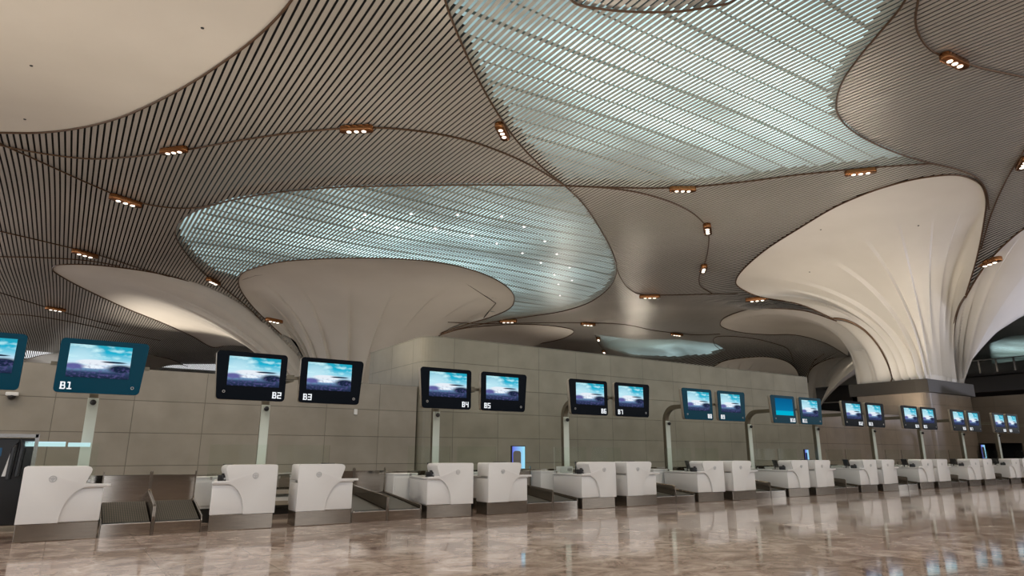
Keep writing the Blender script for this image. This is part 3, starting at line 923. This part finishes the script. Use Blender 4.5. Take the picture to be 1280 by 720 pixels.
SEG = {'0': 'abcdef', '1': 'bc', '2': 'abged', '3': 'abgcd', '4': 'fgbc', '5': 'afgcd', '6': 'afgedc', '7': 'abc', '8': 'abcdefg', '9': 'abcdfg', 'B': 'abcdefg'}
def write_text(mb, s, x0, z0, h, y):
    w = h*.62; t = h*.155; x = x0
    for ch in s:
        if ch == '1':
            mb.box(x+w*.38, x+w*.38+t, y-.006, y, z0+t, z0+h).box(x+w*.08, x+w*.40, y-.006, y, z0+h-t*1.0, z0+h).box(x+w*.05, x+w*.95, y-.006, y, z0, z0+t)
            x += w*1.22; continue
        seg = SEG[ch]
        hv = h/2
        R = {'a': (x, x+w, z0+h-t, z0+h), 'g': (x, x+w, z0+hv-t/2, z0+hv+t/2), 'd': (x, x+w, z0, z0+t),
             'f': (x, x+t, z0+hv, z0+h), 'e': (x, x+t, z0, z0+hv), 'b': (x+w-t, x+w, z0+hv, z0+h), 'c': (x+w-t, x+w, z0, z0+hv)}
        if ch == 'B':
            R['b'] = (x+w-t*1.35, x+w-t*.35, z0+hv+t*.4, z0+h-t*.45); R['c'] = (x+w-t, x+w, z0+t*.45, z0+hv-t*.3)
            R['a'] = (x-t*.15, x+w-t*.8, z0+h-t, z0+h); R['d'] = (x-t*.15, x+w-t*.45, z0, z0+t); R['g'] = (x, x+w-t*.5, z0+hv-t/2, z0+hv+t/2)
            R['f'] = (x, x+t*1.25, z0+hv, z0+h); R['e'] = (x, x+t*1.25, z0, z0+hv)
        for q in seg: mb.box(R[q][0], R[q][1], y-.006, y, R[q][2], R[q][3])
        x += w*1.22
    return x-x0
def text_w(s, h): return sum(h*.62*1.22 for _ in s)-h*.62*.22
HW, Z0, Z1 = .64, 2.36, 3.29
def make_display(num, cx, teal, plain):
    left = num % 2 == 0
    r = empty('flight_information_screen', (cx, 13.5, Z0))
    tag(r, '%s check-in screen numbered B%d hanging over its counter' % ('teal-edged' if teal else 'black-edged', num), 'screen', 'check-in number screens')
    fl = .06
    dx = (0, 0, 0, -fl) if left else (0, 0, fl, 0)
    tx = .012
    MB().prism(rrect(-HW, HW, 0, Z1-Z0, .07, 5, dx), .02, .12, 'y', .01).build('casing', M['casing'], r, True)
    MB().prism(rrect(-HW, HW, 0, Z1-Z0, .07, 5, dx), .0, .02, 'y').build('bezel', M['bezel_teal'] if teal else M['bezel_black'], r)
    H = Z1-Z0
    a, b = (-HW+.17, HW-.13) if left else (-HW+.14, HW-.20)
    z0, z1 = H*.29, H*.90
    mesh_obj('display', [(a, -.004, z0), (b, -.004, z0), (b, -.004, z1), (a, -.004, z1), (a, 0.001, z0), (b, 0.001, z0), (b, 0.001, z1), (a, 0.001, z1)],
             [(0, 1, 2, 3), (4, 7, 6, 5), (0, 4, 5, 1), (1, 5, 6, 2), (2, 6, 7, 3), (3, 7, 4, 0)],
             M['screen_plain'] if plain else M['screen'], r, uvs=[(0, 0), (1, 0), (1, 1), (0, 1)]*2)
    s = 'B%d' % num; h = .125; w = text_w(s, h)
    mb = MB(); write_text(mb, s, (HW-.07-w) if left else (-HW+.09), .055, h, 0.0)
    mb.build('number', M['letter'], r)
    MB().ring((-HW+.13, -.002, .15) if left else (HW-.12, -.002, .12), .022, .005).build('speaker_ring', M['glyph'], r)
    MB().box(-.12, .12, .12, .16, .28, .62, .01).build('mount', M['pole_dark'], r)
    return r
def disp_x(k, side): return centre(k)+side*(.14+HW)
for k in range(0, NP):
    nl, nr = 2+2*k, 3+2*k
    make_display(nl, disp_x(k, -1)+.03, 8 <= nl < 12, nl == 10)
    make_display(nr, disp_x(k, 1)+.03, 8 <= nr < 12, False)
make_display(1, .385, True, False)
b0 = make_display(0, -1.36, True, False)
for k in [c for c in kids(b0) if c.name.startswith('number')]: bpy.data.objects.remove(k)
tag(b0, 'teal-edged screen cut off at the left edge of the picture', 'screen', 'check-in number screens')

# support poles
def make_pole(z_arm=2.86):
    r = empty('screen_support_pole', (0, 0, 0))
    py = 15.6-13.5
    pts = [(0, py, 0), (0, py, 2.35)]
    for i in range(1, 9):
        a = PI/2*i/8
        pts.append((0, py-.45*(1-math.cos(a)), 2.41+.45*math.sin(a)))
    pts.append((0, .2, 2.86))
    MB().rtube([p for p in pts], .15, .13).build('post', M['pole_dark'], r)
    MB().box(-.095, .095, py-.10, py-.07, .0, 2.42, .004).build('light_cladding', M['pole'], r)
    MB().box(-.75, .75, .155, .215, 2.83, 2.89).build('crossbar', M['pole_dark'], r)
    MB().box(-.16, .16, py-.16, py+.16, 0, .02).build('base_plate', M['steel'], r)
    MB().sphere((.0, py-.16, 2.33), .055, (1, 1, 1)).build('camera_dome', M['black'], r, True)
    return r
p0 = make_pole()
for k in range(0, NP):
    place(p0, 'pole', (centre(k)+.03, 13.5, 0), 'pale metal pole with curved arm carrying the B%d and B%d screens' % (2+2*k, 3+2*k), 'pole', 'screen support poles')
place(p0, 'pole', (.40, 13.5, 0), 'pale metal pole carrying the teal B1 screen at left', 'pole', 'screen support poles')

# glass partitions on the counters
gp = empty('glass_partition', (0, 0, 0))
MB().box(-.56, .56, 0, .012, .86, 1.53).build('pane', M['glass'], gp)
MB().box(-.5, -.46, -.02, .03, .845, .90).box(.46, .5, -.02, .03, .845, .90).build('clamp', M['steel_bright'], gp)
for k in range(-1, NP):
    c = centre(k)
    if k >= 0: place(gp, 'gp', (c-.66, ROWY+1.25, 0), 'clear glass partition standing behind counter B%d' % (2+2*k), 'glass partition', 'glass partitions')
    place(gp, 'gp', (c+.66, ROWY+1.25, 0), 'clear glass partition standing behind counter B%d' % (3+2*k), 'glass partition', 'glass partitions')

# small equipment on the left desks
dm = empty('desk_monitor', (0, 0, 0))
MB().prism([(0, .07), (.02, .07), (.08, .31), (.06, .315)], -.20, .20, 'x', .004).build('display_panel', M['black'], dm)
MB().box(-.02, .02, .05, .07, .01, .18).build('stand', M['black'], dm)
MB().box(-.10, .10, -.02, .13, 0, .012, .004).build('foot', M['black'], dm)
pr_ = empty('label_printer', (0, 0, 0))
MB().box(-.07, .07, 0, .2, 0, .12, .02).build('body', M['black'], pr_, True)
MB().box(-.055, .055, .03, .09, .12, .15, .006).build('paper_cover', M['dark'], pr_)
MB().box(-.045, .045, -.01, .004, .04, .07).build('slot', M['glyph'], pr_)
for k in range(0, NP):
    c = centre(k)
    o = place(dm, 'dm', (c-.90, ROWY+.66, .845), 'small black tilted monitor on the desk of counter B%d' % (2+2*k), 'monitor', 'desk monitors')
    o.rotation_euler = (0, 0, math.radians(55))
    o = place(pr_, 'pr', (c-1.06, ROWY+.22, .845), 'black label printer on the arm of counter B%d' % (2+2*k), 'printer', 'label printers')
    o.rotation_euler = (0, 0, .3)
    if k < 5:
        o = place(dm, 'dm', (c+.98, ROWY+.75, .845), 'small black tilted monitor on the desk of counter B%d' % (3+2*k), 'monitor', 'desk monitors')
        o.rotation_euler = (0, 0, math.radians(-65))

dp = empty('document_printer', (centre(2)-.72, ROWY+1.35, .846))
MB().box(-.22, .22, 0, .2, 0, .17, .01).build('body', M['white2'], dp)
MB().box(.02, .19, -.004, .0, .05, .12).build('paper_tray', M['steel_bright'], dp)
tag(dp, 'white document printer box on the desk of counter B6', 'printer')

# backlit advertising screens seen behind the counters
def ad(x, y, w, z0, z1, label):
    r = empty('backlit_display', (x, y, 0))
    tag(r, label, 'backlit display')
    MB().box(-w/2-.02, w/2+.02, 0, .06, 0, z1+.02, .005).build('housing', M['black'], r)
    mt = bpy.data.materials.new('display_glow'); mt.use_nodes = True
    nt = mt.node_tree; nt.nodes.clear()
    tc = N(nt, 'ShaderNodeTexCoord'); gr = N(nt, 'ShaderNodeValToRGB'); sp = N(nt, 'ShaderNodeSeparateXYZ'); mr = N(nt, 'ShaderNodeMapRange')
    gr.color_ramp.elements[0].color = (.15, .18, .75, 1); gr.color_ramp.elements[1].color = (.35, .78, .95, 1)
    e = N(nt, 'ShaderNodeEmission'); o_ = N(nt, 'ShaderNodeOutputMaterial')
    nt.links.new(tc.outputs['Generated'], sp.inputs[0]); nt.links.new(sp.outputs['X'], gr.inputs[0])
    nt.links.new(gr.outputs[0], e.inputs[0]); nt.links.new(e.outputs[0], o_.inputs[0])
    MB().box(-w/2, w/2, -.008, 0, z0, z1).build('lit_face', mt, r)
    MB().prism(rrect(-w/2+.02, w/2-.14, z0+.02, z1-.12, .08, 5), -.016, -.008, 'y').build('dark_figure_panel', pbr('muted_panel', (.16, .15, .13), .5), r)
    return r
ad(10.62, 15.45, .42, .60, 1.55, 'purple and cyan backlit display standing behind counter B5')
ad(24.95, 15.8, .22, .8, 1.52, 'narrow blue lit display behind counter B10')
o = ad(46.9, 17.95, .5, 1.1, 1.9, 'blue glowing display in the dark opening of the far right wall')

# small ceiling sensors on the white funnel undersides
dg = bpy.context.evaluated_depsgraph_get()
sens = None
for (a, b, lb) in ((253, 35, 'tiny dark sensor dot on the upper left white funnel rim, right of the other two'), (39, 82, 'tiny dark sensor dot on the upper left white funnel rim near the picture edge'), (31, 149, 'tiny dark sensor dot low on the upper left white funnel rim'),
                (1148, 282, 'tiny dark sensor dot at upper centre right of the large right funnel'), (1026, 287, 'tiny dark sensor dot at upper left of the large right funnel'), (1012, 340, 'tiny dark sensor dot at lower left of the large right funnel')):
    ok, loc, nrm, *_ = SC.ray_cast(dg, CAM, ray(a, b).normalized())
    if not ok: continue
    if sens is None: sens = MB().sphere((0, 0, 0), .05, (1, 1, .6), 8, 6).build('ceiling_sensor', M['black'], None, True); q = sens
    else: q = sens.copy(); COL.objects.link(q)
    q.location = loc; tag(q, lb, 'sensor', 'sensors on the white funnels')

# black baggage scanner at the far left
sc = empty('baggage_scanner', (-1.1, 15.2, 0))
tag(sc, 'black baggage scanner in a silver frame behind the counters at the left edge', 'scanner')
MB().box(-.95, .68, 0, .9, .1, 1.62, .02).build('body', M['black'], sc)
MB().box(-1.0, .73, -.04, 0, 1.63, 1.70, .005).box(.68, .74, -.04, .0, .0, 1.70).box(-1.0, .73, 0, .92, 1.66, 1.70).build('frame', M['steel_bright'], sc)
MB().prism([(.28, .95), (.36, .95), (.42, 1.42), (.36, 1.42)], -.03, -.0, 'y').build('light_strip', M['white'], sc)
MB().tube([(.38, -.05, .9), (.40, -.06, 1.45), (.46, -.05, 1.6), (.52, -.04, 1.45), (.50, -.04, .95)], .045, 8).build('hose', M['black'], sc)
MB().box(.05, .22, -.015, 0, 1.3, 1.45).build('control_panel', pbr('blue_panel', (.03, .10, .2), .2), sc)
# window reflection in the B1 glass, painted as two glowing bars
o = MB().box(-.56, .06, 15.20, 15.24, 1.475, 1.565).box(.10, .46, 15.20, 15.24, 1.475, 1.55).build('glass_reflection', emit('pale_reflection_glow', (.62, .90, .95), .9))
tag(o, 'pale glowing strip painted as a glass reflection behind counter B1', 'reflection')

# wall fittings
wf = MB().box(-.05, .05, -.05, 0, -.08, .08, .01).build('wall_sensor', M['white2'])
wf.location = (6.99, YW-.002, 2.53); tag(wf, 'small white sensor box on the stone wall right of the B3 screen', 'sensor')
cc = empty('dome_camera', (-1.08, YW-.015, 2.62)); tag(cc, 'white dome camera on the wall below the leftmost screen', 'camera')
MB().box(-.12, .12, -.16, .02, -.02, .06, .02).build('bracket', M['white2'], cc)
MB().sphere((0, -.08, -.03), .08).build('dome', M['black'], cc, True)

# dark mezzanine seen past the right funnel
mz = pbr('dark_mezzanine', (.03, .028, .027), .5)
tag(MB().box(66, 67, -10, 40, 6.6, 8.0).box(66, 120, -10, 40, 7.9, 8.2).build('wall_mezzanine', mz), kind='structure')
rl = empty('mezzanine_railing', (65.8, 15, 8.2)); tag(rl, 'dark railing with thin posts on the far mezzanine at the right edge', 'railing')
post = None
for i in range(24):
    if post is None: post = MB().box(-.06, .06, -.06, .06, 0, 1.1).build('post', M['steel'], rl); q = post
    else: q = post.copy(); COL.objects.link(q)
    q.location = (0, -14+1.3*i, 0)
MB().box(-.05, .05, -15, 17, 1.08, 1.16).build('handrail', M['steel'], rl)

# facade behind the camera: stone plinth wall with doors and a tall window band, daylight comes through it
fr = MB()
for i in range(31): fr.box(-30+6*i, -29.75+6*i, -14.2, -13.9, 0, 12.5)
for z in (4.2, 8.4, 12.3): fr.box(-30, 150, -14.2, -13.95, z, z+.18)
tag(fr.build('window_1', M['pole_dark']), kind='structure')
fw = MB()
gaps = [(-30, -27), (-16, -13.5), (-9, -5.2), (1, 2.5), (9, 14), (21, 23), (33, 39), (47, 49), (58, 64), (80, 84)]
xa = -30
for a, b in gaps + [(150, 151)]:
    if a > xa: fw.box(xa, a, -14.3, -14.0, 0, 4.2)
    xa = b
tag(fw.build('wall_facade', pbr('brown_facade_stone', (.16, .125, .095), .5)), kind='structure')

# ------------------------------------------------------------------ light
w = bpy.data.worlds.new('world'); SC.world = w; w.use_nodes = True
bg = w.node_tree.nodes['Background']
bg.inputs[0].default_value = (.95, .97, 1.0, 1); bg.inputs[1].default_value = 1.5
def area(name, loc, rot, sx, sy, power, col=(1, 1, 1), portal=False, spread=None):
    ld = bpy.data.lights.new(name, 'AREA'); ld.shape = 'RECTANGLE'; ld.size = sx; ld.size_y = sy; ld.energy = power; ld.color = col
    if portal: ld.cycles.is_portal = True
    if spread: ld.spread = spread
    o = bpy.data.objects.new(name, ld); COL.objects.link(o)
    o.location = loc; o.rotation_euler = rot
    return o
area('facade_portal', (60, -13.7, 8.3), (PI/2, 0, 0), 180, 8.2, 1, portal=True)
def spot(name, loc, tgt, power, col, ang=70, blend=.6, r=.3):
    ld = bpy.data.lights.new(name, 'SPOT'); ld.energy = power; ld.color = col; ld.spot_size = math.radians(ang); ld.spot_blend = blend; ld.shadow_soft_size = r
    o = bpy.data.objects.new(name, ld); COL.objects.link(o); o.location = loc
    o.rotation_euler = (Vector(tgt)-Vector(loc)).to_track_quat('-Z', 'Y').to_euler()
    return o
WARM = (1, .88, .74)
# recessed hall downlights
for (x_, y_) in ((2, 6), (14, 6), (26, 8), (40, 8), (10, 24), (-6, 12), (28, 26), (4, 40), (60, 30), (45, 45), (8, -4), (24, -4)):
    spot('downlight', (x_, y_, 12.3), (x_, y_, 0), 1600, WARM, 120, .8, .5)
# unseen fill spots added to brighten the stone walls
for x_ in (-8, 0, 8, 16, 24, 32, 40):
    spot('wall_fill', (x_, 11, 11.8), (x_, 18.4, 2.5), 1200 if x_ < 12 else (750 if x_ < 28 else 300), WARM, 75, .9, .3)
# unseen upward strips added above walls and facade transom to brighten the ceiling
area('ceiling_fill', (-8, 19.0, 3.6), (PI, 0, 0), 32, .25, 900, WARM)
area('ceiling_fill', (19.5, 18.8, 5.2), (PI, 0, 0), 20, .25, 650, WARM)
area('ceiling_fill', (35.3, 18.8, 3.7), (PI, 0, 0), 11, .25, 350, WARM)
area('ceiling_fill', (30, -13, 4.8), (PI, 0, 0), 80, .3, 3400, WARM)
# uplights at the funnels
spot('uplight', (37, 16, 4.2), (41, 20, 12), 350, WARM, 100, .9, .4)
spot('uplight', (34, 20.5, 4.0), (39, 27, 13), 500, WARM, 90, .9, .4)
spot('uplight', (2, 66, 3), (8, 62, 12.5), 7000, WARM, 80, .9, .4)
spot('uplight', (24, 36, 3), (22, 46, 12.5), 900, WARM, 110, .9, .4)
spot('uplight', (54, 6, 4), (48, 15, 10), 4200, (.78, .80, 1), 90, .9, .4)  # added cool spot, stands in for daylight from the right
spot('uplight', (66, 36, 3), (76, 44, 12), 5000, WARM, 80, .9, .4)
spot('uplight', (60, 60, 3), (60, 50, 13), 1800, WARM, 130, .9, .4)
spot('uplight', (40, 50, 3), (42, 40, 13), 2500, WARM, 130, .9, .4)
spot('uplight', (30, -6, 3), (33, 4, 13), 2600, (.72, .75, 1), 110, .9, .4)  # unseen cool spot added to tint the right ceiling slats
